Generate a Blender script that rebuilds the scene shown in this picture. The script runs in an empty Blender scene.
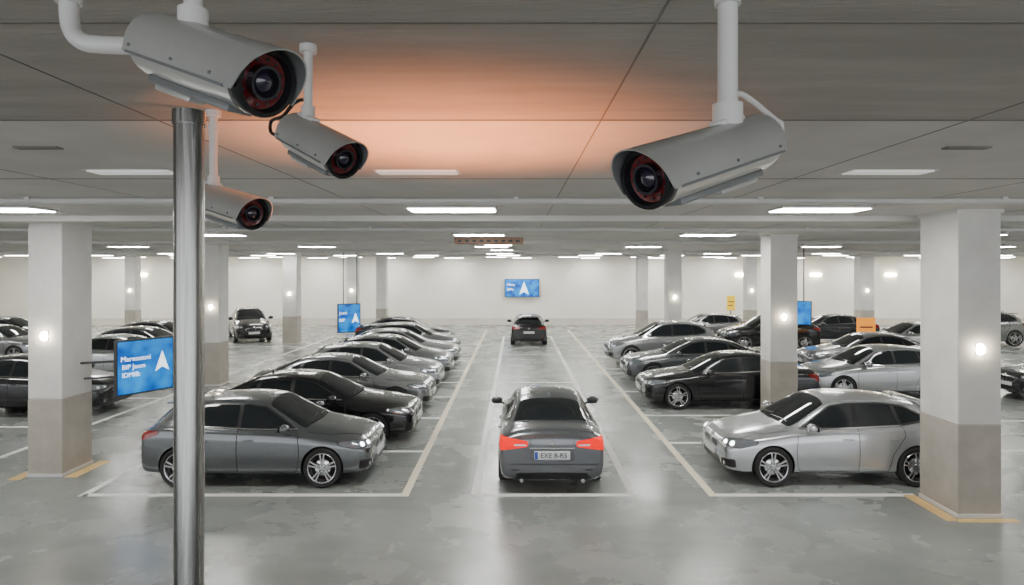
import bpy, bmesh, math, random
from mathutils import Vector, Matrix
from mathutils.bvhtree import BVHTree
random.seed(4)
scene = bpy.context.scene
COL = scene.collection
F = 650.0; CH = 3.67; VX = 516.0; VY = 270.0; H = 4.57
def P(px, py, d):
    return Vector(((px-VX)*d/F, d, CH-(py-VY)*d/F))

# ---------------------------------------------------------------- materials
def mat(name, color, rough=0.5, metal=0.0, emis=None, estr=0.0, coat=0.0, spec=0.5):
    m = bpy.data.materials.new(name); m.use_nodes = True
    b = m.node_tree.nodes['Principled BSDF']
    b.inputs['Base Color'].default_value = (*color, 1)
    b.inputs['Roughness'].default_value = rough
    b.inputs['Metallic'].default_value = metal
    b.inputs['Coat Weight'].default_value = coat
    b.inputs['Coat Roughness'].default_value = 0.03
    b.inputs['Specular IOR Level'].default_value = spec
    if emis:
        b.inputs['Emission Color'].default_value = (*emis, 1)
        b.inputs['Emission Strength'].default_value = estr
    return m

def noisy(name, c1, c2, scale=3.0, rough=(0.4, 0.6), bump=0.0, bscale=60.0, metal=0.0, stretch=(1,1,1), lo=0.35, hi=0.65, fine=0.0):
    m = bpy.data.materials.new(name); m.use_nodes = True
    nt = m.node_tree; N = nt.nodes; Lk = nt.links
    b = N['Principled BSDF']; b.inputs['Metallic'].default_value = metal
    g = N.new('ShaderNodeNewGeometry')
    mp = N.new('ShaderNodeMapping'); mp.inputs['Scale'].default_value = stretch
    Lk.new(g.outputs['Position'], mp.inputs['Vector'])
    n = N.new('ShaderNodeTexNoise'); n.inputs['Scale'].default_value = scale; n.inputs['Detail'].default_value = 8
    n.inputs['Roughness'].default_value = 0.6
    Lk.new(mp.outputs[0], n.inputs['Vector'])
    r = N.new('ShaderNodeValToRGB')
    r.color_ramp.elements[0].position = lo; r.color_ramp.elements[1].position = hi
    r.color_ramp.elements[0].color = (*c1, 1); r.color_ramp.elements[1].color = (*c2, 1)
    Lk.new(n.outputs['Fac'], r.inputs['Fac'])
    Lk.new(r.outputs['Color'], b.inputs['Base Color'])
    mr = N.new('ShaderNodeMapRange'); mr.inputs['To Min'].default_value = rough[0]; mr.inputs['To Max'].default_value = rough[1]
    mr.inputs['From Min'].default_value = 0.35; mr.inputs['From Max'].default_value = 0.65
    Lk.new(n.outputs['Fac'], mr.inputs['Value']); Lk.new(mr.outputs[0], b.inputs['Roughness'])
    if bump > 0:
        n2 = N.new('ShaderNodeTexNoise'); n2.inputs['Scale'].default_value = bscale; n2.inputs['Detail'].default_value = 4
        Lk.new(mp.outputs[0], n2.inputs['Vector'])
        bp = N.new('ShaderNodeBump'); bp.inputs['Strength'].default_value = bump; bp.inputs['Distance'].default_value = 0.01
        Lk.new(n2.outputs['Fac'], bp.inputs['Height']); Lk.new(bp.outputs[0], b.inputs['Normal'])
    return m

M_floor = noisy('floor_concrete', (.245,.262,.25), (.325,.343,.33), 0.7, (.20,.32), 0.05, 40)
nt = M_floor.node_tree; N = nt.nodes; Lk = nt.links
g = N.new('ShaderNodeNewGeometry')
n3 = N.new('ShaderNodeTexNoise'); n3.inputs['Scale'].default_value = 0.8; n3.inputs['Detail'].default_value = 7; n3.inputs['Distortion'].default_value = 1.4
mp3 = N.new('ShaderNodeMapping'); mp3.inputs['Scale'].default_value = (0.7, 1.8, 1)
Lk.new(g.outputs['Position'], mp3.inputs['Vector']); Lk.new(mp3.outputs[0], n3.inputs['Vector'])
r3 = N.new('ShaderNodeValToRGB'); r3.color_ramp.elements[0].position = 0.28; r3.color_ramp.elements[1].position = 0.60
r3.color_ramp.elements[0].color = (.66,.67,.67,1); r3.color_ramp.elements[1].color = (1,1,1,1)
Lk.new(n3.outputs['Fac'], r3.inputs['Fac'])
mx = N.new('ShaderNodeMixRGB'); mx.blend_type = 'MULTIPLY'; mx.inputs['Fac'].default_value = 0.6
bs = N['Principled BSDF']; src = bs.inputs['Base Color'].links[0].from_socket
Lk.new(src, mx.inputs['Color1']); Lk.new(r3.outputs[0], mx.inputs['Color2']); Lk.new(mx.outputs[0], bs.inputs['Base Color'])

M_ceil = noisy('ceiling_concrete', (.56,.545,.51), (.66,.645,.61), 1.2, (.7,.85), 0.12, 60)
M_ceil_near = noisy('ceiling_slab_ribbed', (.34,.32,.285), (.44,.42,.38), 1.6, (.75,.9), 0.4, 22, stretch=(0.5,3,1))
M_beam = noisy('beam_paint', (.58,.57,.54), (.66,.65,.62), 1.0, (.6,.7), 0.05)
M_groove = mat('joint_groove', (.20,.19,.17), .9)
M_wall = noisy('wall_plaster', (.89,.86,.78), (.95,.92,.84), 0.6, (.6,.7))
M_wall_low = noisy('wall_lower_paint', (.66,.62,.54), (.74,.70,.62), 0.6, (.6,.7))
M_colW = noisy('column_paint', (.64,.63,.605), (.74,.73,.705), 1.5, (.55,.7), 0.05)
M_colB = noisy('column_lower_concrete', (.38,.35,.30), (.47,.435,.38), 2.5, (.6,.75), 0.08)
M_white = noisy('white_paint_line', (.88,.88,.86), (.96,.96,.94), 6, (.5,.6))
M_yel = noisy('cream_paint_line', (.88,.79,.60), (.94,.86,.68), 5, (.5,.6))
M_yel2 = noisy('yellow_marking', (.72,.48,.18), (.82,.58,.26), 5, (.5,.6))
M_light = mat('light_panel', (1,1,1), .5, emis=(1,.985,.94), estr=58)
M_dim = mat('light_panel_off', (.8,.8,.78), .4, emis=(1,.98,.94), estr=.4)
M_lamp = mat('wall_lamp_glow', (1,1,1), .5, emis=(1,.86,.62), estr=100)
M_pipe = mat('white_pipe_paint', (.66,.66,.65), .3)
M_darkm = mat('dark_metal', (.06,.06,.065), .4, .3)
M_brown = mat('duct_brown', (.30,.18,.12), .6)
M_steel = noisy('brushed_steel', (.26,.26,.255), (.42,.42,.41), 8, (.20,.30), metal=1.0, stretch=(12,12,.4))
M_cctv = noisy('cctv_housing', (.44,.45,.44), (.51,.52,.505), 3, (.28,.36), metal=.45)
M_cctv2 = mat('cctv_underside', (.20,.21,.215), .4, .3)
M_blackp = mat('black_plastic', (.012,.012,.014), .25)
M_redglass = mat('lens_red_coating', (.13,.008,.010), .08, 0.2, coat=1)
M_lens = mat('lens_glass', (.015,.012,.03), .03, 0.0, coat=1)
M_ring = mat('lens_ring', (.10,.10,.12), .2, .9)

M_glass = mat('car_glass', (.014,.017,.019), .03, 0.0, spec=.5)
M_trim = mat('car_black_trim', (.012,.012,.013), .35)
M_tire = mat('tire_rubber', (.018,.018,.018), .75)
M_rim = mat('alloy_rim', (.55,.56,.57), .25, .9)
M_head = mat('headlamp_lens', (.30,.33,.37), .08, .6, coat=1)
M_tail = mat('tail_lamp', (.22,.006,.006), .12, 0, coat=.6)
M_taillit = mat('tail_lamp_lit', (.5,.004,.002), .35, 0, emis=(1,.006,.001), estr=1.1, spec=.2)
M_chrome = mat('chrome', (.7,.7,.7), .12, 1)
M_plate = mat('plate_white', (.75,.77,.78), .4)
M_well = mat('wheel_well', (.008,.008,.008), .9)
M_drl_off = mat('drl_off', (.7,.73,.76), .1, .3)
M_drl_on = mat('drl_on', (1,1,1), .2, emis=(.95,.98,1), estr=12)
M_blue = mat('plate_blue', (.02,.08,.45), .4)
M_seam = mat('panel_gap', (.015,.015,.016), .6)
M_low = mat('lower_cladding', (.035,.036,.038), .5)
CARMATS = [None, M_glass, M_trim, M_tire, M_rim, M_head, M_tail, M_chrome, M_plate, M_well, M_drl_off, M_blue, M_seam, M_low]
def paint(name, c, metal=.7, rough=.24):
    return mat(name, c, rough, metal, coat=.9)
PAINT = dict(
    grey=paint('paint_graphite', (.145,.155,.162)),
    silver=paint('paint_silver', (.45,.465,.48)),
    lsilver=paint('paint_light_silver', (.56,.58,.60)),
    black=paint('paint_black', (.006,.006,.008), .2),
    dark=paint('paint_dark_grey', (.035,.038,.043), .5),
    mid=paint('paint_mid_grey', (.28,.29,.30)),
    steel=paint('paint_steel_grey', (.16,.17,.185), .6),
)

# ---------------------------------------------------------------- helpers
def finish(bm, name, mats, smooth_angle=None, parent=None):
    me = bpy.data.meshes.new(name); bm.to_mesh(me); bm.free()
    for m in mats: me.materials.append(m)
    if smooth_angle is not None:
        me.polygons.foreach_set('use_smooth', [True]*len(me.polygons))
        me.set_sharp_from_angle(angle=math.radians(smooth_angle))
    ob = bpy.data.objects.new(name, me); COL.objects.link(ob)
    if parent: ob.parent = parent
    return ob

def box(bm, lo, hi, mi=0, M=None, bev=0.0):
    lo = Vector(lo); hi = Vector(hi); c = (lo+hi)/2; s = hi-lo
    T = Matrix.Translation(c) @ Matrix.Diagonal((s.x, s.y, s.z, 1))
    if M is not None: T = M @ T
    r = bmesh.ops.create_cube(bm, size=1, matrix=T)
    vs = r['verts']; fs = set(f for v in vs for f in v.link_faces)
    for f in fs: f.material_index = mi
    if bev > 0:
        es = list(set(e for v in vs for e in v.link_edges))
        rr = bmesh.ops.bevel(bm, geom=es, offset=bev, segments=2, affect='EDGES', profile=.5)
        for f in rr['faces']: f.material_index = mi

def cyl(bm, p0, p1, r, mi=0, seg=24, r2=None):
    p0 = Vector(p0); p1 = Vector(p1); d = p1-p0
    q = Vector((0,0,1)).rotation_difference(d.normalized()).to_matrix().to_4x4()
    T = Matrix.Translation((p0+p1)/2) @ q
    res = bmesh.ops.create_cone(bm, cap_ends=True, cap_tris=False, segments=seg, radius1=r, radius2=(r if r2 is None else r2), depth=d.length, matrix=T)
    for f in set(f for v in res['verts'] for f in v.link_faces): f.material_index = mi

def revolve(bm, prof, M, mi, seg=36):
    rings = []
    for a, r in prof:
        if r < 1e-6:
            rings.append([bm.verts.new(M @ Vector((a,0,0)))])
        else:
            rings.append([bm.verts.new(M @ Vector((a, r*math.cos(2*math.pi*k/seg), r*math.sin(2*math.pi*k/seg)))) for k in range(seg)])
    for i in range(len(rings)-1):
        A, B = rings[i], rings[i+1]; m = mi[i] if isinstance(mi, (list,tuple)) else mi
        for k in range(seg):
            k2 = (k+1) % seg
            if len(A) == 1 and len(B) == 1: continue
            if len(A) == 1: vs = [A[0], B[k], B[k2]]
            elif len(B) == 1: vs = [A[k], B[0], A[k2]]
            else: vs = [A[k], B[k], B[k2], A[k2]]
            f = bm.faces.new(vs); f.material_index = m

def catmull(pts, n=8):
    pts = [Vector(p) for p in pts]; out = []
    for i in range(len(pts)-1):
        p0 = pts[max(i-1,0)]; p1 = pts[i]; p2 = pts[i+1]; p3 = pts[min(i+2,len(pts)-1)]
        for k in range(n):
            t = k/n
            out.append(0.5*((2*p1)+(p2-p0)*t+(2*p0-5*p1+4*p2-p3)*t*t+(3*p1-p0-3*p2+p3)*t**3))
    out.append(pts[-1]); return out

def tube(bm, pts, r, mi=0, seg=14):
    pts = [Vector(p) for p in pts]; rings = []
    ref = Vector((0.13,0.21,0.97))
    for i, p in enumerate(pts):
        t = (pts[min(i+1,len(pts)-1)]-pts[max(i-1,0)]).normalized()
        if i == 0:
            u = t.cross(ref)
            if u.length < .3: u = t.cross(Vector((1,0,0)))
            u.normalize()
        else:
            u = (u - t*u.dot(t)).normalized()
        v = t.cross(u)
        rings.append([bm.verts.new(p+u*r*math.cos(2*math.pi*k/seg)+v*r*math.sin(2*math.pi*k/seg)) for k in range(seg)])
    for i in range(len(rings)-1):
        for k in range(seg):
            f = bm.faces.new([rings[i][k], rings[i][(k+1)%seg], rings[i+1][(k+1)%seg], rings[i+1][k]]); f.material_index = mi
    for rg in (rings[0][::-1], rings[-1]):
        f = bm.faces.new(rg); f.material_index = mi

def rounded(pts, r):
    out = []; n = len(pts)
    for i in range(n):
        a, p, b = pts[i-1], pts[i], pts[(i+1) % n]
        da = (a-p); db = (b-p)
        ra = min(r, da.length*.45); rb = min(r, db.length*.45)
        A = p+da.normalized()*ra; B = p+db.normalized()*rb
        for t in (0, .33, .67, 1):
            out.append((1-t)**2*A+2*t*(1-t)*p+t*t*B)
    return out

def patch(bm, bvh, pts, d, mi, off=.005, cell=.05, rnd=0.0):
    d = Vector(d).normalized()
    pts = [Vector(p) for p in pts]
    u = d.cross(Vector((0,0,1))) if abs(d.z) < .9 else Vector((1,0,0))
    u.normalize(); v = u.cross(d).normalized()
    q = [Vector((p.dot(u), p.dot(v))) for p in pts]
    if rnd > 0: q = rounded(q, rnd)
    b2 = bmesh.new()
    vs = [b2.verts.new((a.x, a.y, 0)) for a in q]
    b2.faces.new(vs)
    bmesh.ops.triangulate(b2, faces=b2.faces[:])
    for ax in (0, 1):
        mn = min(a[ax] for a in q); mxx = max(a[ax] for a in q)
        k = int((mxx-mn)/cell)
        for i in range(1, k+1):
            c = mn+(mxx-mn)*i/(k+1)
            co = Vector((0,0,0)); co[ax] = c; no = Vector((0,0,0)); no[ax] = 1
            bmesh.ops.bisect_plane(b2, geom=b2.verts[:]+b2.edges[:]+b2.faces[:], plane_co=co, plane_no=no, dist=1e-5)
    bmesh.ops.remove_doubles(b2, verts=b2.verts[:], dist=1e-4)
    bmesh.ops.triangulate(b2, faces=b2.faces[:])
    vm = {}; nm = {}
    for vv in b2.verts:
        o = u*vv.co.x+v*vv.co.y+d*(-8)
        hit, nrm, _, _ = bvh.ray_cast(o, d)
        if hit is None:
            base = u*vv.co.x+v*vv.co.y+d*(sum((p.dot(d) for p in pts))/len(pts))
            hit, nrm, _, _ = bvh.find_nearest(base)
        vm[vv] = bm.verts.new(hit+nrm*off); nm[vv] = nrm
    for f in b2.faces:
        vs = [vm[x] for x in f.verts]
        n = (vs[1].co-vs[0].co).cross(vs[2].co-vs[0].co)
        if n.dot(nm[f.verts[0]]) < 0: vs.reverse()
        try:
            nf = bm.faces.new(vs); nf.material_index = mi; nf.smooth = True
        except ValueError: pass
    b2.free()

def strip(bm, bvh, pts, w, d, mi, off=.003, cell=.06):
    d = Vector(d).normalized(); pts = [Vector(p) for p in pts]
    for i in range(len(pts)-1):
        a, b = pts[i], pts[i+1]; t = (b-a); t = (t-d*t.dot(d)).normalized(); n = t.cross(d).normalized()*w/2
        e = t*w*.3
        patch(bm, bvh, [a+n-e, b+n+e, b-n+e, a-n-e], d, mi, off, cell)

# ---------------------------------------------------------------- cars
HATCH = dict(L=4.05, wf=.82, wr=3.33, rw=.335, st=[
 (0.00,.64,.34,.56,.66,0,.6),(.05,.75,.22,.63,.74,0,.6),(.18,.84,.18,.715,.83,0,.6),(.55,.89,.17,.785,.92,0,.6),
 (.92,.90,.17,.83,.98,0,.6),(1.08,.90,.17,.855,1.015,0,.6),(1.20,.90,.17,.875,1.06,.12,.66),
 (1.80,.90,.17,.91,1.375,.92,.64),(1.97,.90,.17,.915,1.43,1,.63),(2.4,.90,.17,.93,1.465,1,.62),(2.95,.90,.17,.955,1.445,1,.61),
 (3.40,.89,.18,.98,1.395,1,.59),(3.62,.88,.18,.985,1.345,1,.575),(3.90,.86,.19,.965,1.06,.35,.60),(3.98,.845,.20,.92,.99,0,.6),(4.03,.82,.23,.86,.93,0,.6),(4.05,.74,.36,.78,.85,0,.6)],
 win=[(1.30,.95),(1.50,1.08),(1.88,1.315),(2.2,1.365),(2.8,1.37),(3.22,1.32),(3.54,1.18),(3.52,1.07),(3.1,1.01),(2.1,.965)],
 glass=[[(1.40,.98),(1.55,1.085),(1.90,1.295),(2.20,1.345),(2.28,1.345),(2.28,.995),(2.1,.99)],
        [(2.35,1.0),(2.35,1.345),(2.8,1.345),(2.98,1.33),(3.04,1.04),(3.0,1.03)],
        [(3.10,1.045),(3.05,1.31),(3.22,1.29),(3.48,1.17),(3.46,1.09)]],
 ws=[(1.15,.68),(1.83,.555),(1.87,.30),(1.88,0),(1.87,-.30),(1.83,-.555),(1.15,-.68),(1.08,-.40),(1.05,0),(1.08,.40)],
 rwn=[(3.60,.50),(3.87,.60),(3.90,.3),(3.91,0),(3.90,-.3),(3.87,-.60),(3.60,-.50)],
 doors=[1.24,2.315,3.07], handles=[2.12,2.92], mir=1.44, tail='hatch')
SEDAN = dict(L=4.62, wf=.86, wr=3.70, rw=.34, st=[
 (0.00,.64,.34,.56,.65,0,.6),(.05,.76,.22,.62,.72,0,.6),(.18,.85,.18,.70,.80,0,.6),(.6,.895,.17,.755,.89,0,.6),
 (1.05,.905,.17,.80,.945,0,.6),(1.28,.905,.17,.835,.985,0,.6),(1.40,.905,.17,.855,1.03,.12,.66),
 (2.02,.905,.17,.88,1.34,.92,.63),(2.20,.905,.17,.885,1.40,1,.61),(2.65,.905,.17,.90,1.44,1,.61),(3.1,.905,.17,.915,1.42,1,.60),
 (3.42,.90,.17,.93,1.365,1,.59),(3.65,.895,.17,.94,1.29,.9,.58),(4.05,.885,.18,.95,1.10,.15,.62),(4.20,.88,.19,.95,1.075,0,.6),(4.48,.87,.20,.93,1.06,0,.6),(4.57,.845,.22,.885,1.0,0,.6),(4.605,.81,.26,.83,.92,0,.6),(4.62,.73,.38,.73,.81,0,.6)],
 win=[(1.52,.92),(1.72,1.06),(2.10,1.275),(2.5,1.34),(2.95,1.335),(3.35,1.27),(3.74,1.11),(3.82,1.03),(3.60,1.0),(2.4,.95)],
 glass=[[(1.62,.955),(1.78,1.065),(2.12,1.255),(2.46,1.315),(2.54,1.315),(2.54,.98),(2.3,.975)],
        [(2.62,.985),(2.62,1.315),(2.95,1.31),(3.25,1.27),(3.33,1.02),(3.2,1.01)],
        [(3.40,1.025),(3.35,1.24),(3.70,1.10),(3.74,1.04)]],
 ws=[(1.36,.68),(2.05,.54),(2.09,.30),(2.10,0),(2.09,-.30),(2.05,-.54),(1.36,-.68),(1.29,-.40),(1.26,0),(1.29,.40)],
 rwn=[(3.46,.51),(4.00,.63),(4.05,.3),(4.06,0),(4.05,-.3),(4.00,-.63),(3.46,-.51),(3.42,-.25),(3.42,0),(3.42,.25)],
 doors=[1.42,2.58,3.38], handles=[2.36,3.20], mir=1.66, tail='sedan')

def car_mesh(name, S, kz=1.0, kx=1.0):
    L = S['L']
    st = S['st']; loops = []
    bm = bmesh.new(); cr = bm.edges.layers.float.new('crease_edge')
    for (x,w,zb,zs,zt,k,wr) in st:
        def mixp(a, b): return (a[0]*(1-k)+b[0]*k, a[1]*(1-k)+b[1]*k)
        zm = zb+(zs-zb)*.42
        h = [(0,zb),(w*.82,zb),(w*.955,zb+min(.07,(zs-zb)*.2)),(w*1.0,zm),(w*.985,zs-(zs-zb)*.17),(w*.955,zs)]
        h.append(mixp((w*.86,zs+(zt-zs)*.30),(w*.885,zs+.03)))
        h.append(mixp((w*.72,zs+(zt-zs)*.66),(wr,zt-.095)))
        h.append(mixp((w*.55,zs+(zt-zs)*.90),(wr-.09,zt-.03)))
        h.append(mixp((w*.28,zt-.003),(wr*.45,zt-.004)))
        h.append((0,zt))
        full = [(y,z) for y,z in h]+[(-y,z) for y,z in h[-2:0:-1]]
        loops.append([bm.verts.new((x,y,z)) for y,z in full])
    n = len(loops[0])
    for i in range(len(loops)-1):
        A, B = loops[i], loops[i+1]
        for k in range(n):
            bm.faces.new([A[k],A[(k+1)%n],B[(k+1)%n],B[k]])
    for A in (loops[0],loops[-1]):
        for k in range(10):
            a, b = A[k], A[k+1]; a2, b2 = A[(n-k)%n], A[(n-k-1)%n]
            vs2 = []
            for v in [a,b,b2,a2]:
                if v not in vs2: vs2.append(v)
            bm.faces.new(vs2)
    for i in range(len(loops)-1):
        for k, c in ((5,.35),(15,.35),(4,.5),(16,.5),(2,.3),(18,.3)):
            e = bm.edges.get((loops[i][k],loops[i+1][k]))
            if e: e[cr] = c
    bmesh.ops.recalc_face_normals(bm, faces=bm.faces[:])
    me = bpy.data.meshes.new('tmp'); bm.to_mesh(me); bm.free()
    for _ in range(14): me.materials.append(M_trim)
    ob = bpy.data.objects.new('tmp', me); COL.objects.link(ob)
    sub = ob.modifiers.new('s','SUBSURF'); sub.levels = 3; sub.render_levels = 3
    dg = bpy.context.evaluated_depsgraph_get(); dg.update()
    ev = ob.evaluated_get(dg); m1 = bpy.data.meshes.new_from_object(ev)
    b1 = bmesh.new(); b1.from_mesh(m1); bvh = BVHTree.FromBMesh(b1); b1.free()
    cb = bmesh.new(); rw = S['rw']
    for wx in (S['wf'], S['wr']):
        for sy in (1,-1):
            cyl(cb, (wx, sy*.60, rw), (wx, sy*1.05, rw), rw+.036, 9, 48)
    cob = finish(cb, 'tmpcut', [M_well]*14)
    bo = ob.modifiers.new('b','BOOLEAN'); bo.operation = 'DIFFERENCE'; bo.object = cob; bo.solver = 'EXACT'
    dg = bpy.context.evaluated_depsgraph_get(); dg.update()
    m2 = bpy.data.meshes.new_from_object(ob.evaluated_get(dg))
    out = bmesh.new(); out.from_mesh(m2)
    bpy.data.objects.remove(ob); bpy.data.objects.remove(cob)
    for f in out.faces: f.smooth = True
    for sy in (1,-1):
        D = (0,-sy,0)
        patch(out, bvh, [(x,sy,z) for x,z in S['win']], D, 2, .006, .035, .05)
        for gl in S['glass']:
            patch(out, bvh, [(x,sy,z) for x,z in gl], D, 1, .012, .035, .025)
        wl = S['win']; a = wl[0]; b = wl[-1]; c = wl[-2]
        strip(out, bvh, [(a[0],sy,a[1]+.005),(b[0],sy,b[1]+.005),(c[0],sy,c[1]+.005)], .018, D, 7, .014)
        d0,d1,d2 = S['doors']; zbelt = wl[-1][1]
        strip(out, bvh, [(d0+.02,sy,zbelt-.06),(d0-.02,sy,.62),(d0,sy,.34),(d0+.06,sy,.25)], .012, D, 12)
        strip(out, bvh, [(d1,sy,zbelt+.02),(d1,sy,.6),(d1-.01,sy,.25)], .012, D, 12)
        rr = S['wr']
        strip(out, bvh, [(d2+.03,sy,zbelt+.03),(d2+.05,sy,.86),(rr-.43,sy,.55),(rr-.50,sy,.25)], .012, D, 12)
        strip(out, bvh, [(d0+.06,sy,.26),(rr-.50,sy,.26)], .010, D, 12)
        patch(out, bvh, [(S['wf']+.40,sy,.175),(S['wf']+.40,sy,.23),(rr-.40,sy,.23),(rr-.40,sy,.175)], D, 13, .006, .08)
        for hx in S['handles']:
            hit,_,_,_ = bvh.ray_cast(Vector((hx,sy*3,.80)), Vector(D))
            y = hit.y if hit else sy*.9
            box(out, (hx-.09,min(y-sy*.02,y+sy*.025),.785), (hx+.09,max(y-sy*.02,y+sy*.025),.812), 0, None, .008)
        mxx = S['mir']; mz = S['win'][0][1]+.07
        vb = bmesh.ops.create_uvsphere(out, u_segments=16, v_segments=10, radius=1, matrix=Matrix.Translation((mxx,sy*.985,mz)) @ Matrix.Diagonal((.085,.125,.075,1)))
        for f in set(f for v in vb['verts'] for f in v.link_faces): f.material_index = 0; f.smooth = True
        box(out, (mxx+.07,sy*.985-.09,mz-.05), (mxx+.088,sy*.985+.09,mz+.05), 1, None, .004)
        cyl(out, (mxx,sy*.83,mz-.07), (mxx,sy*.93,mz-.03), .022, 2, 10)
        z0 = st[2][3]
        DH = (1,-sy*.9,-.1)
        patch(out, bvh, [(.10,sy*.47,z0-.06),(.10,sy*.46,z0+.02),(.30,sy*.74,z0+.065),(.56,sy*.87,z0+.055),(.52,sy*.88,z0-.01),(.25,sy*.82,z0-.085)], DH, 2, .004, .04, .03)
        patch(out, bvh, [(.10,sy*.49,z0-.05),(.10,sy*.48,z0+.01),(.30,sy*.745,z0+.05),(.53,sy*.865,z0+.045),(.50,sy*.88,z0-.005),(.25,sy*.82,z0-.07)], DH, 5, .009, .04, .03)
        for (hx,hy,rr2) in ((.12,.56,.036),(.19,.70,.040)):
            c = Vector((hx,sy*hy,z0-.02))
            u = Vector(DH).normalized().cross(Vector((0,0,1))).normalized()
            patch(out, bvh, [c+u*rr2*math.cos(a)+Vector((0,0,1))*rr2*.8*math.sin(a) for a in [i*math.pi/6 for i in range(12)]], DH, 10, .014, .04)
        patch(out, bvh, [(.02,sy*.56,.30),(.02,sy*.55,.42),(.2,sy*.80,.45),(.2,sy*.80,.31)], (1,-sy*.5,0), 2, .005, .05, .03)
        cyl(out, (.02,sy*.66,.36), (.10,sy*.66,.36), .035, 5, 14)
        if S['tail'] == 'hatch':
            pts = [(L,sy*.46,.81),(L,sy*.44,.90),(L-.15,sy*.72,.94),(L-.34,sy*.86,.95),(L-.32,sy*.87,.89),(L-.1,sy*.80,.79)]
            patch(out, bvh, pts, (-1,-sy*.8,-.05), 6, .008, .04, .03)
        else:
            pts = [(L,sy*.40,.785),(L,sy*.40,.875),(L-.1,sy*.70,.925),(L-.30,sy*.86,.93),(L-.30,sy*.87,.855),(L-.1,sy*.80,.72)]
            patch(out, bvh, pts, (-1,-sy*.8,-.05), 6, .008, .04, .03)
            patch(out, bvh, [(L,sy*.42,.80),(L,sy*.42,.825),(L-.04,sy*.62,.83),(L-.04,sy*.62,.80)], (-1,0,0), 8, .012, .04, .01)
        patch(out, bvh, [(L,sy*.54,.40),(L,sy*.54,.425),(L-.02,sy*.66,.425),(L-.02,sy*.66,.40)], (-1,-sy*.2,0), 12 if S['tail'] == 'sedan' else 6, .006, .05)
        cyl(out, (L-.12,sy*.50,.235), (L+.0,sy*.50,.235), .032, 7, 16)
        strip(out, bvh, [(.20,sy*.50,1),(.7,sy*.72,1),(1.12,sy*.76,1)], .010, (0,0,-1), 12)
    patch(out, bvh, [(x,y,2) for x,y in S['ws']], (0,0,-1), 1, .009, .05, .05)
    patch(out, bvh, [(x,y,2) for x,y in S['rwn']], (0,0,-1), 1, .010, .035, .05)
    wx = S['ws'][8][0]
    for y0 in (.5, -.05):
        strip(out, bvh, [(wx+.07,y0,2),(wx+.13,y0-.5,2)], .02, (0,0,-1), 2, .022)
    zg = st[1][3]
    for sy in (1,-1):
        patch(out, bvh, [(0,sy*.05,zg-.09),(0,sy*.05,zg+.03),(0,sy*.34,zg+.025),(0,sy*.42,zg-.03),(0,sy*.32,zg-.10)], (1,0,0), 7, .006, .05, .03)
        patch(out, bvh, [(0,sy*.065,zg-.08),(0,sy*.065,zg+.018),(0,sy*.33,zg+.014),(0,sy*.39,zg-.03),(0,sy*.31,zg-.088)], (1,0,0), 2, .010, .05, .03)
    patch(out, bvh, [(0,.50,.27),(0,.44,.40),(0,-.44,.40),(0,-.50,.27),(0,-.4,.24),(0,.4,.24)], (1,0,0), 2, .006, .05, .03)
    box(out, (-.035,-.26,.40), (.0,.26,.50), 8, None, .004)
    cyl(out, (.03,0,zg+.075), (.012,0,zg+.08), .035, 7, 20)
    if S['tail'] == 'hatch':
        box(out, (L-.01,-.26,.60), (L+.018,.26,.71), 8, None, .004)
        patch(out, bvh, [(L,.62,.27),(L,.58,.36),(L,-.58,.36),(L,-.62,.27)], (-1,0,0), 2, .006, .06, .03)
        strip(out, bvh, [(L,-.60,.52),(L,.60,.52)], .012, (-1,0,0), 12)
        box(out, (3.52,-.53,1.345), (3.72,.53,1.37), 0, None, .008)
        cyl(out, (L-.02,0,.84), (L+.01,0,.84), .04, 7, 20)
    else:
        box(out, (L-.012,-.29,.58), (L+.018,.29,.715), 8, None, .004)
        box(out, (L+.0175,-.285,.585), (L+.0195,-.235,.71), 11)
        patch(out, bvh, [(L,.66,.25),(L,.56,.36),(L,-.56,.36),(L,-.66,.25)], (-1,0,0), 2, .006, .06, .03)
        strip(out, bvh, [(L,-.72,.50),(L,.72,.50)], .012, (-1,0,0), 12)
        strip(out, bvh, [(L,-.36,.765),(L,.36,.765)], .018, (-1,0,0), 7, .008)
        for sy in (1,-1): strip(out, bvh, [(L,sy*.36,.90),(L,sy*.33,.58),(L,sy*.30,.575)], .010, (-1,0,0), 12)
        cyl(out, (L-.03,0,.855), (L+.006,0,.855), .036, 7, 20)
        strip(out, bvh, [(4.09,-.62,2),(4.09,.62,2)], .01, (0,0,-1), 12)
        for sy in (1,-1): strip(out, bvh, [(4.09,sy*.66,2),(4.5,sy*.68,2)], .01, (0,0,-1), 12)
    xa = S['rwn'][0][0]-.22
    hit,_,_,_ = bvh.ray_cast(Vector((xa,0,3)), Vector((0,0,-1)))
    if hit: cyl(out, (xa,0,hit.z-.005), (xa+.03,0,hit.z+.055), .035, 0, 10, .006)
    if kz != 1.0:
        for v in out.verts: v.co.z = v.co.z*kz
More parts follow.
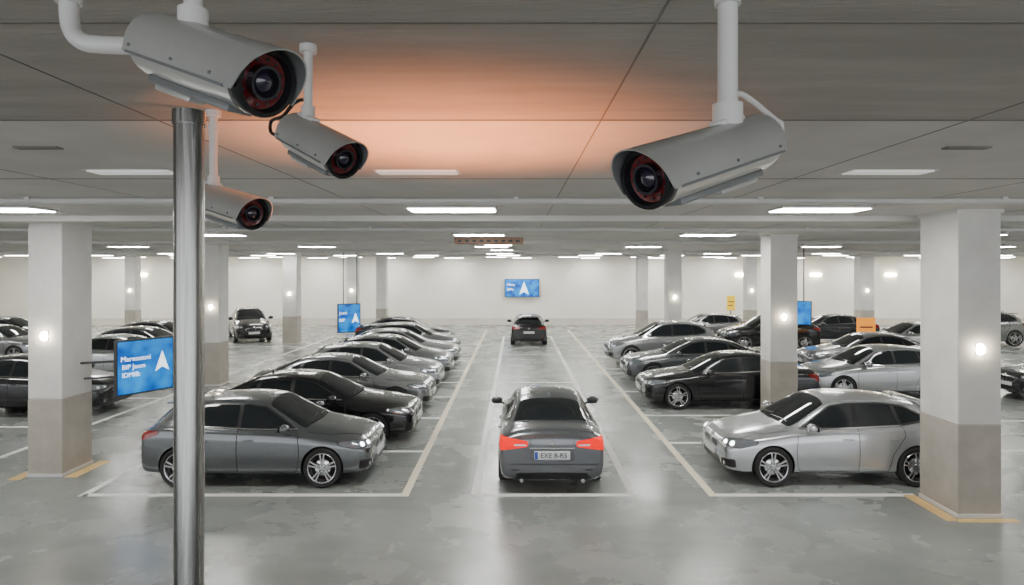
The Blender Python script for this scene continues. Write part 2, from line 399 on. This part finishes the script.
    for wx in (S['wf'], S['wr']):
        for sy in (1,-1):
            r = rw*(kz if kz > 1 else 1)
            Mw = Matrix.Translation((wx, sy*.79, r)) @ Matrix.Rotation(math.radians(90*sy), 4, 'Z')
            revolve(out, [(-.10,r*.70),(-.105,r*.93),(-.085,r*.985),(-.05,r),(.05,r),(.085,r*.985),(.105,r*.93),(.102,r*.80),(.092,r*.76)], Mw, 3, 40)
            revolve(out, [(.092,r*.77),(.100,r*.75),(.095,r*.71),(.03,r*.67),(.01,r*.63)], Mw, 4, 40)
            revolve(out, [(.012,r*.64),(.010,0)], Mw, 9, 40)
            revolve(out, [(-.10,r*.70),(-.10,0)], Mw, 9, 40)
            revolve(out, [(.035,r*.42),(.04,r*.40),(.04,0)], Mw, 7, 30)
            revolve(out, [(.05,r*.18),(.085,r*.17),(.09,r*.12),(.088,0)], Mw, 4, 24)
            for k in range(10):
                a = 2*math.pi*(k//2)/5 + (0.15 if k % 2 else -0.15)
                R = Mw @ Matrix.Rotation(a, 4, 'X')
                box(out, (.055,-.014,r*.10), (.090,.014,r*.73), 4, R)
    for v in out.verts:
        v.co = Vector(((L/2-v.co.x)*kx, -v.co.y, v.co.z))
    me = bpy.data.meshes.new(name); out.to_mesh(me); out.free()
    for i, m in enumerate(CARMATS): me.materials.append(m if m else PAINT['grey'])
    me.set_sharp_from_angle(angle=math.radians(38))
    return me

ME = dict(h=car_mesh('hatchback', HATCH), s=car_mesh('sedan', SEDAN), u=car_mesh('suv', HATCH, 1.15, 1.07))
CN = dict(h='hatchback_car', s='sedan_car', u='suv_car')
def car(kind, col, x, y, rot, drl=False, tail=False, sc=1.0):
    ob = bpy.data.objects.new(CN[kind], ME[kind]); COL.objects.link(ob)
    ob.location = (x, y, 0.004); ob.rotation_euler = (0,0,math.radians(rot)); ob.scale = (sc,1,1)
    def ov(i, m):
        ob.material_slots[i].link = 'OBJECT'; ob.material_slots[i].material = m
    ov(0, PAINT[col])
    if drl: ov(10, M_drl_on)
    if tail: ov(6, M_taillit)
    return ob

car('h','grey', -4.42, 11.8, 0, True, sc=.96)
car('s','black', -2.15-2.31, 14.45, 0)
car('s','mid', -2.2-2.31, 17.4, 0)
car('h','silver', -2.2-2.075, 19.9, 0)
car('h','mid', -2.1-2.1, 22.4, 0)
car('s','silver', -2.15-2.31, 25.0, 0)
car('h','mid', -2.3-2.1, 27.6, 0)
car('s','dark', -3.0-2.31, 31.5, 0)
car('h','lsilver', 5.52, 11.85, 180, True, sc=.97)
car('s','black', 3.4+2.31, 17.95, 180)
car('s','steel', 3.55+2.31, 21.7, 180)
car('u','silver', 3.5+2.2, 25.7, 180)
CY = 10.58
centre = car('s','steel', .59, CY+2.2, 90, tail=True, sc=.9524)
far = car('h','black', .63, 31.3+2.025, 90)
car('h','black', -10.3-2.1, 17.1, 0)
car('s','silver', -11.2-2.3, 22.6, 0)
car('s','dark', -12.4-2.3, 25.9, 0)
car('u','black', -14.1, 34.4, -62)
car('s','mid', -13.5-2.3, 29.0, 0)
car('s','dark', -24.5, 31.5, 0)
car('h','mid', -21.0, 26.5, 0)
car('h','silver', 8.35+2.1, 19.2, 180)
car('s','mid', 10.2+2.3, 23.4, 180)
car('u','black', 9.3+2.2, 29.9, 180)
car('s','silver', 15.0+2.3, 28.4, 180)
car('s','dark', 13.6+2.3, 33.3, 180)
car('s','dark', 14.0+2.3, 18.6, 180)
car('h','silver', 7.6+2.1, 33.5, 180)
car('u','mid', 22.5, 32.0, 180)

def text(s, size, M, m, parent=None, name='lettering', align='CENTER', ext=.001, bold=.012):
    cu = bpy.data.curves.new(name, 'FONT'); cu.body = s; cu.size = size; cu.align_x = align; cu.align_y = 'CENTER'; cu.extrude = ext
    cu.offset = size*bold
    ob = bpy.data.objects.new(name, cu); COL.objects.link(ob)
    dg = bpy.context.evaluated_depsgraph_get(); dg.update()
    me = bpy.data.meshes.new_from_object(ob.evaluated_get(dg)); bpy.data.objects.remove(ob)
    me.materials.clear(); me.materials.append(m)
    o = bpy.data.objects.new(name, me); COL.objects.link(o)
    o.matrix_world = M
    if parent:
        bpy.context.view_layer.update()
        o.parent = parent; o.matrix_parent_inverse = parent.matrix_world.inverted()
    return o
M_ink = mat('plate_ink', (.02,.03,.05), .5)
bpy.context.view_layer.update()
text('EXE 8-R5', .112, Matrix.Translation((.615, CY-.0215, .652)) @ Matrix.Rotation(math.radians(90),4,'X'), M_ink, centre, 'plate_lettering', bold=.004)

# ---------------------------------------------------------------- room
XL, XR, YB, YF = -36, 36, 43.4, -7
bm = bmesh.new(); box(bm, (XL,YF,-.2), (XR,YB,0)); finish(bm, 'floor', [M_floor])
bm = bmesh.new()
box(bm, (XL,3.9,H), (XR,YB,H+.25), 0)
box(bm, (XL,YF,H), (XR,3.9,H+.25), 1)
for x in (-11.8,-9.4,-7.0,-4.6,-2.15,.51,2.72,5.2,7.6,10,12.4):
    box(bm, (x-.004,YF,H-.003), (x+.004,14,H+.01), 2)
for y,w in ((2.36,.010),(3.9,.010),(6.4,.008)):
    box(bm, (XL,y-w,H-.004), (XR,y+w,H+.01), 2)
for x in (-3.5,3.3):
    box(bm, (x-.16,4.72,H-.012), (x+.16,4.80,H+.01), 2)
finish(bm, 'ceiling', [M_ceil, M_ceil_near, M_groove])
def wall(name, lo, hi):
    bm = bmesh.new(); box(bm, lo, hi, 0); return finish(bm, name, [M_wall])
wall('wall_back', (XL,YB,0), (XR,YB+.2,H+.25))
wall('wall_left', (XL-.2,YF,0), (XL,YB+.2,H+.25))
wall('wall_right', (XR,YF,0), (XR+.2,YB+.2,H+.25))
bm = bmesh.new(); box(bm, (XL,YB-.03,0), (XR,YB,.45), 0); finish(bm, 'baseboard_back', [M_wall_low])
for i, (y, dz, w) in enumerate(((8.35,.06,.10),(11.0,.09,.5),(20.2,.09,.5),(29.0,.12,.5),(36.5,.14,.5))):
    bm = bmesh.new(); box(bm, (XL,y-w/2,H-dz), (XR,y+w/2,H+.02), 0); finish(bm, 'ceiling_beam', [M_beam])
def pipe(y, z, r, x0=XL, x1=XR, m=M_pipe, nm='ceiling_pipe'):
    bm = bmesh.new(); cyl(bm, (x0,y,z), (x1,y,z), r, 0, 16)
    x = math.ceil(x0/3)*3
    while x < x1:
        box(bm, (x-.03,y-r-.01,z-.01), (x+.03,y+r+.01,H+.01), 1); x += 3
    finish(bm, nm, [m, M_pipe], 40)
pipe(8.0, H-.045, .03)
pipe(13.4, H-.06, .035)
def column(x0, x1, y0, y1, band=1.38, lamp=True, side=0):
    bm = bmesh.new()
    box(bm, (x0,y0,band), (x1,y1,H+.01), 0, None, .012)
    box(bm, (x0-.004,y0-.004,0), (x1+.004,y1+.004,band), 1, None, .012)
    box(bm, (x0-.018,y0-.018,0), (x1+.018,y1+.018,.06), 2, None, .006)
    box(bm, (x0-.03,y0-.03,H-.06), (x1+.03,y1+.03,H+.005), 0, None, .005)
    if lamp:
        cx = (x0+x1)/2
        bmesh.ops.create_uvsphere(bm, u_segments=16, v_segments=10, radius=1, matrix=Matrix.Translation((cx,y0-.01,2.5)) @ Matrix.Diagonal((.06,.08,.085,1)))
        for f in bm.faces:
            c = f.calc_center_median()
            if abs(c.x-cx) < .08 and abs(c.z-2.5) < .1 and abs(c.y-y0) < .095 and f.calc_area() < .01: f.material_index = 3
        box(bm, (cx-.06,y0-.012,2.41), (cx+.06,y0+.01,2.59), 2)
    finish(bm, 'concrete_column', [M_colW, M_colB, M_pipe, M_lamp])
column(-8.65,-8.05,11.52,12.34)
column(6.54,7.18,9.62,10.52)
column(-9.87,-9.37,20.5,21.2)
column(6.34,7.02,16.2,16.85)
column(6.54,7.14,28.0,28.7)
column(6.9,7.5,36.9,37.5, lamp=False)
column(-11.5,-10.8,32,32.7)
column(-9.7,-9.1,37.2,37.8)
column(-8.3,-7.7,38.5,39.1, lamp=False)
column(-22.4,-21.8,37.2,37.8)
column(-18,-17.4,20.7,21.3, lamp=False)
column(19.6,20.4,37,37.7)
column(13.2,13.8,37.2,37.8)
column(17.0,17.6,24.2,24.9, lamp=False)
column(27.5,28.2,34,34.6)
column(-30,-29.4,34,34.6)
def panel(x, y, wx=1.33, wy=.62, m=M_light, drop=0.03):
    bm = bmesh.new()
    box(bm, (x-wx/2,y-wy/2,H-drop-.01), (x+wx/2,y+wy/2,H+.02), 0)
    t = .03
    for (a,b,c,d) in ((x-wx/2-t,y-wy/2-t,x+wx/2+t,y-wy/2),(x-wx/2-t,y+wy/2,x+wx/2+t,y+wy/2+t),(x-wx/2-t,y-wy/2,x-wx/2,y+wy/2),(x+wx/2,y-wy/2,x+wx/2+t,y+wy/2)):
        box(bm, (a,b,H-drop-.0), (c,d,H+.02), 1)
    finish(bm, 'ceiling_light_panel', [m, M_pipe])
for y in (9.45, 16.3, 24.5):
    for x in (-28,-21.5,-14.6,-7.5,-.92,4.4 if y < 12 else 4.8,11.5,18,24.5,31):
        panel(x, y, 1.22, .55)
for y, st, off in ((31.0,5.2,0),(35.0,4.4,.8),(39.5,4.4,0),(42.0,4.4,1.6)):
    x = -32+off
    while x < 34:
        panel(x, y, 1.2, .35, M_light, .12); x += st
for y in (19.5,22,27.5,33):
    panel(-.6, y, .9, .35, M_light, .06)
for x in (-3.5,-.9,3.4):
    panel(x, 5.95, .72, .22, M_dim, .004)
bm = bmesh.new(); box(bm, (-1.7,17.9,H-.17), (.2,18.5,H+.01), 0, None, .01)
for i in range(9): box(bm, (-1.6+i*.2,17.89,H-.13), (-1.5+i*.2,17.91,H-.07), 1)
finish(bm, 'ceiling_air_duct', [M_brown, M_darkm])
for x in (-30,-25,-20,-15,15,20,25,30):
    bm = bmesh.new(); box(bm, (x-.35,YB-.08,3.3), (x+.35,YB+.01,3.42), 0, None, .01); finish(bm, 'wall_lamp', [M_lamp])

# ---------------------------------------------------------------- floor markings
bm = bmesh.new()
Z0, Z1 = -.002, .003
def line(x0, y0, x1, y1, mi=0): box(bm, (min(x0,x1),min(y0,y1),Z0), (max(x0,x1),max(y0,y1),Z1+.0005*mi), mi)
w = .065
YA = 10.6
line(-7.05,YA-w,-1.81,YA+w); line(3.2,YA-w,6.5,YA+w); line(7.3,YA-w,8.9,YA+w)
for y in (13.15,16.1,18.8,21.2,23.7,26.3,29.2,32): line(-6.9,y-w,-1.81,y+w)
for y in (13.8,16.4,19.6,24.1,27.6,31): line(3.2,y-w,8.2,y+w)
line(-.67-w,YA,-.67+w,36); line(1.91-w,YA,1.91+w,36)
for y in (YA,18.4,21.2,28.2,35.9): line(-.67,y-w,1.91,y+w)
line(-1.81-w,YA-w,-1.81+w,40,1); line(3.2-w,YA-w,3.2+w,40,1)
line(-7.05-w,YA-w,-7.05+w,13.2)
for y in (12.7,15.2,18.6,21.2,24.2,27.4,31): line(-16,y-w,-10.1,y+w)
line(-10.1-w,12.7,-10.1+w,36)
for y in (10.9,13.2,15.8,20.7,21.9,25.5,28,31.6): line(9.6,y-w,15,y+w)
for (x0,x1,y0,y1) in ((-8.9,-8.68,11.35,12.4),(-8.0,-7.78,11.5,12.5),(6.3,6.5,9.5,10.6),(6.45,7.35,9.45,9.58)):
    line(x0,y0,x1,y1,2)
finish(bm, 'floor_marking', [M_white, M_yel, M_yel2])

# ---------------------------------------------------------------- screens
def screen_mat(name, e=1.3):
    m = bpy.data.materials.new(name); m.use_nodes = True; nt = m.node_tree; N = nt.nodes; Lk = nt.links
    b = N['Principled BSDF']; b.inputs['Roughness'].default_value = .3
    tc = N.new('ShaderNodeTexCoord'); n = N.new('ShaderNodeTexNoise'); n.inputs['Scale'].default_value = 2.2; n.inputs['Detail'].default_value = 2
    Lk.new(tc.outputs['Object'], n.inputs['Vector'])
    r = N.new('ShaderNodeValToRGB'); r.color_ramp.elements[0].position = .35; r.color_ramp.elements[1].position = .68
    r.color_ramp.elements[0].color = (.0,.04,.28,1); r.color_ramp.elements[1].color = (.0,.22,.60,1)
    Lk.new(n.outputs['Fac'], r.inputs['Fac']); Lk.new(r.outputs[0], b.inputs['Base Color']); Lk.new(r.outputs[0], b.inputs['Emission Color'])
    b.inputs['Emission Strength'].default_value = e
    return m
M_scr = screen_mat('screen_blue')
M_txt = mat('screen_text', (.9,.95,1), .4, emis=(.85,.95,1), estr=1.6)
def screen(c, w, h, rotz, arms, lines=None, arrow=(.28,0,.3), name='information_screen'):
    M = Matrix.Translation(c) @ Matrix.Rotation(math.radians(rotz), 4, 'Z')
    bm = bmesh.new()
    box(bm, (-w/2,-.03,-h/2), (w/2,.05,h/2), 0, None, .008)
    b = .03*h
    box(bm, (-w/2+b,-.034,-h/2+b), (w/2-b,-.028,h/2-b), 1)
    for a in arms:
        Mi = M.inverted()
        p0, p1 = Mi @ Vector(a[0]), Mi @ Vector(a[1])
        cyl(bm, p0, p1, .022, 0, 12)
    if arrow:
        ax, az, s = arrow
        pts = [(0,.5),(.36,-.5),(0,-.28),(-.36,-.5)]
        vs = [bm.verts.new((ax*w+x*s,-.038,az+z*s)) for x,z in pts]
        f1 = bm.faces.new([vs[0],vs[2],vs[1]]); f2 = bm.faces.new([vs[0],vs[3],vs[2]])
        for f in (f1,f2): f.material_index = 2
    ob = finish(bm, name, [M_darkm, M_scr, M_txt]); ob.matrix_world = M
    bpy.context.view_layer.update()
    for (s_, sz, x, z) in (lines or []):
        text(s_, sz, M @ Matrix.Translation((x,-.039,z)) @ Matrix.Rotation(math.radians(90),4,'X'), M_txt, ob, 'screen_lettering', 'LEFT', bold=0)
    return ob
a0 = P(115,371,12.0); a1 = P(173,360,13.0); cL = (a0+a1)/2
ang = math.degrees(math.atan2(a1.y-a0.y, a1.x-a0.x)); wL = math.hypot(a1.x-a0.x, a1.y-a0.y)
screen(cL, wL, 1.04, ang, [((-8.045,12.0,1.95), cL+Vector((-.2,-.05,.1))), ((-8.045,12.1,1.65), cL+Vector((-.2,-.05,-.2)))],
    [('Mareosoni',.135,-wL*.43,.16),('BIP Jaom',.125,-wL*.41,.01),('IDMIB:',.125,-wL*.41,-.14)], (.28,.06,.40))
c2 = P(349,318,31.5); screen(c2, 1.15, 1.4, 35, [(c2+Vector((-.3,.1,.5)), Vector((c2.x-.3,c2.y+.1,H))), (c2+Vector((.3,0.3,.5)), Vector((c2.x+.3,c2.y+.3,H)))], [('Jomi',.22,-.5,.25),('BIP',.22,-.5,-.1)], (.27,0,.5))
c3 = P(522,288,43.2); screen(c3, 2.3, 1.2, 0, [(c3+Vector((-.5,0.02,0)), c3+Vector((-.5,.2,0))), (c3+Vector((.5,0.02,0)), c3+Vector((.5,.2,0)))], [('Mano',.24,-1.0,.22),('BIPn',.24,-1.0,-.10)], (.06,0,.85))
c4 = P(804,313,27.0); screen(c4, .6, 1.0, -40, [(c4+Vector((0,0.02,.4)), Vector((c4.x,c4.y+.02,H)))], [], None)
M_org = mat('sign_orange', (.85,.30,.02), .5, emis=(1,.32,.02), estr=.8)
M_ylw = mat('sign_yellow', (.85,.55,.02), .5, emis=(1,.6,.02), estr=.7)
def board(px, py, d, w, h, m):
    c = P(px,py,d); bm = bmesh.new()
    box(bm, (c.x-w/2,c.y-.02,c.z-h/2), (c.x+w/2,c.y+.02,c.z+h/2), 0, None, .01)
    box(bm, (c.x-w*.35,c.y-.024,c.z+h*.05), (c.x+w*.35,c.y-.018,c.z+h*.12), 1)
    box(bm, (c.x-w*.35,c.y-.024,c.z-h*.2), (c.x+w*.2,c.y-.018,c.z-h*.13), 1)
    cyl(bm, (c.x,c.y+.04,0), (c.x,c.y+.04,c.z+h/2-.05), .03, 2, 12)
    cyl(bm, (c.x,c.y+.04,0), (c.x,c.y+.04,.03), .18, 2, 20)
    finish(bm, 'notice_board', [m, M_darkm, M_darkm])
board(866,329,26.2,.75,.9,M_org); board(731,303,35.5,.45,.8,M_ylw); board(672,302,39,.5,.8,M_ylw)

# ---------------------------------------------------------------- cctv
def cctv(front, rear, R, extra):
    front = Vector(front); rear = Vector(rear); f = (front-rear); Lc = f.length; f.normalize()
    s = Vector((0,0,1)).cross(f).normalized(); up = f.cross(s).normalized()
    M = Matrix(((f.x,s.x,up.x,rear.x),(f.y,s.y,up.y,rear.y),(f.z,s.z,up.z,rear.z),(0,0,0,1)))
    bm = bmesh.new(); k = R/.085
    revolve(bm, [(-.0,0),(0,R*.62),(.006*k,R*.78),(.02*k,R*.90),(.045*k,R*.94),(.05*k,R*.97),(Lc-.045*k,R*.97),(Lc-.04*k,R*1.0),(Lc-.005*k,R*1.0),(Lc,R*.97),(Lc,R*.84),(Lc-.02*k,R*.80),(Lc-.022*k,R*.78)], M, [0,0,0,0,0,0,0,2,2,2,2,2], 48)
    revolve(bm, [(Lc-.022*k,R*.80),(Lc-.026*k,R*.60),(Lc-.026*k,R*.5)], M, [3,3], 48)
    revolve(bm, [(Lc-.028*k,R*.52),(Lc-.004*k,R*.50),(Lc-.004*k,R*.42),(Lc-.02*k,R*.38),(Lc-.02*k,R*.34)], M, [4,4,2,2], 40)
    revolve(bm, [(Lc-.02*k,R*.36),(Lc-.010*k,R*.28),(Lc-.004*k,R*.15),(Lc-.002*k,0)], M, 5, 32)
    for i in range(12):
        a = i*math.pi/6
        c = M @ Vector((Lc-.024*k, R*.66*math.cos(a), R*.66*math.sin(a))); cyl(bm, c, c+f*.004, R*.045, 4, 10)
    prof = []
    Ro = R*1.10
    prof.append((Ro, -R*.42))
    for i in range(25):
        a = math.pi*i/24; prof.append((Ro*math.cos(a), Ro*math.sin(a)))
    prof.append((-Ro, -R*.42))
    inn = [(y*.955, z*.955 if z > 0 else z) for y,z in prof]
    x0, x1 = .03*k, Lc+.055*k
    def ring(x, pr, cut=0): return [bm.verts.new(M @ Vector((x-(cut*max(0,(Ro-z)/Ro*.5)), y, z))) for y,z in pr]
    A = ring(x0, prof); B = ring(x1, prof, .09*k); Ai = ring(x0, inn); Bi = ring(x1, inn, .09*k)
    n = len(prof)
    def q(a,b,c,d,m=0):
        ff = bm.faces.new([a,b,c,d]); ff.material_index = m
    for i in range(n-1):
        q(A[i],A[i+1],B[i+1],B[i]); q(Ai[i+1],Ai[i],Bi[i],Bi[i+1],1); q(B[i],B[i+1],Bi[i+1],Bi[i]); q(A[i+1],A[i],Ai[i],Ai[i+1])
    q(A[0],B[0],Bi[0],Ai[0]); q(B[-1],A[-1],Ai[-1],Bi[-1])
    for sy in (1,-1):
        box(bm, (x0+.02,sy*Ro-.004*k,-R*.44), (x1-.09*k,sy*Ro+.004*k,-R*.36), 1, M)
        for xx in (.12,.5,.82):
            c = M @ Vector((Lc*xx, sy*Ro*.995, -R*.18)); c2 = M @ Vector((Lc*xx, sy*(Ro+.004), -R*.18)); cyl(bm, c, c2, .0045*k, 1, 10)
    box(bm, (Lc*.15,-R*.45,-R*1.12), (Lc*.85,R*.45,-R*.86), 1, M, .006*k)
    box(bm, (Lc*.18,-R*.30,-R*1.30), (Lc*.50,R*.30,-R*1.08), 0, M, .006*k)
    revolve(bm, [(-.035*k,0),(-.035*k,R*.16),(-.01*k,R*.2),(.01*k,R*.2)], M, 2, 16)
    extra(bm, M, Lc, R)
    bmesh.ops.recalc_face_normals(bm, faces=bm.faces[:])
    return finish(bm, 'security_camera', [M_cctv, M_cctv2, M_blackp, M_redglass, M_ring, M_lens, M_pipe], 35)

def exA(bm, M, Lc, R):
    r = .024
    e = M @ Vector((Lc*.02,0,0))
    pts = [(-1.225,1.78,H), (-1.225,1.78,4.42), (-1.22,1.78,4.34), (-1.185,1.77,4.295), (-1.12,1.76,4.28), tuple(e)]
    pts = [Vector(p) for p in pts]
    pts = [pts[0], pts[1]] + catmull(pts[1:], 6)[1:]
    tube(bm, pts, r, 6)
    cyl(bm, (-1.225,1.78,4.40), (-1.225,1.78,4.44), r*1.35, 6); cyl(bm, (-1.225,1.78,H-.02), (-1.225,1.78,H), .06, 6)
    c = M @ Vector((Lc*.32,0,R*1.05)); cyl(bm, c-Vector((0,0,.01)), (c.x,c.y,H), .022, 6); cyl(bm, c-Vector((0,0,.01)), c+Vector((0,0,.035)), .036, 6)
    cyl(bm, (c.x,c.y,H-.02), (c.x,c.y,H), .05, 6)
def mk(xf, coll, cable, cm=6):
    def ex(bm, M, Lc, R):
        c = M @ Vector((Lc*xf,0,R*1.02)); 
        cyl(bm, c-Vector((0,0,.01)), (c.x,c.y,H), coll, 6)
        cyl(bm, c-Vector((0,0,.01)), c+Vector((0,0,.05)), coll*1.5, 6)
        cyl(bm, (c.x,c.y,c.z+.30), (c.x,c.y,c.z+.34), coll*1.3, 6) if c.z+.34 < H else None
        cyl(bm, (c.x,c.y,H-.03), (c.x,c.y,H), coll*1.9, 6)
        box(bm, (Lc*xf-.05,-R*.3,R*1.0), (Lc*xf+.05,R*.3,R*1.22), 6, M, .004)
        if cable:
            e = M @ Vector((-.03,0,0))
            st = Vector((c.x,c.y,c.z+.07))
            b = (M.to_3x3() @ Vector((-1,0,0))); b.z = 0; b.normalize()
            Z = Vector((0,0,1))
            p = [st, st+b*.05+Z*.015, st+b*.11+Z*.005, Vector((e.x,e.y,st.z))+b*.03-Z*.03, e+b*cable+Z*.05, e+b*cable-Z*.0, e+b*.03-Z*.02, e]
            tube(bm, catmull(p, 8), .0075, cm, 10)
    return ex
cctv(P(268,84,1.50), P(152,45,1.72), .080, exA)
cctv(P(644,180,1.45), P(764,142,1.74), .070, mk(.30,.025,.055,6))
cctv(P(346,160,2.45), P(291,131,2.68), .076, mk(.25,.018,.12,2))
cctv(P(254,214,3.45), P(206,199,3.72), .088, mk(.12,.022,0))
bm = bmesh.new(); px = -.835; py = 1.66
cyl(bm, (px,py,0), (px,py,4.07), .036, 0, 40); cyl(bm, (px,py,4.04), (px,py,4.075), .040, 0, 40)
cyl(bm, (px,py,0), (px,py,.02), .11, 0, 40)
for i in range(4):
    a = i*math.pi/2+.78; cyl(bm, (px+.085*math.cos(a),py+.085*math.sin(a),.02), (px+.085*math.cos(a),py+.085*math.sin(a),.035), .012, 0, 6)
finish(bm, 'steel_pole', [M_steel], 40)

# ---------------------------------------------------------------- light
W = bpy.data.worlds.new('World'); scene.world = W; W.use_nodes = True
W.node_tree.nodes['Background'].inputs[0].default_value = (.95,.97,1,1); W.node_tree.nodes['Background'].inputs[1].default_value = 2.4
def spot(name, loc, tgt, e, col, size, blend=1, r=.1):
    l = bpy.data.lights.new(name, 'SPOT'); l.energy = e; l.color = col; l.spot_size = math.radians(size); l.spot_blend = blend; l.shadow_soft_size = r
    o = bpy.data.objects.new(name, l); COL.objects.link(o); o.location = loc
    o.rotation_euler = (Vector(tgt)-Vector(loc)).to_track_quat('-Z','Y').to_euler(); return o
spot('added_flare_tint_spot', (-.45,4.35,2.85), (-.45,4.45,H), 560, (1,.30,.09), 108)  # added spot with no fixture, tints the ceiling orange like a lens flare

cam = bpy.data.cameras.new('camera'); co = bpy.data.objects.new('camera', cam); COL.objects.link(co)
co.location = (0,0,CH); co.rotation_euler = (math.radians(90),0,0)
cam.sensor_width = 36; cam.lens = 36*F/1024; cam.shift_x = -4/1024; cam.shift_y = -22.5/1024; cam.clip_start = .05; cam.clip_end = 200
scene.camera = co
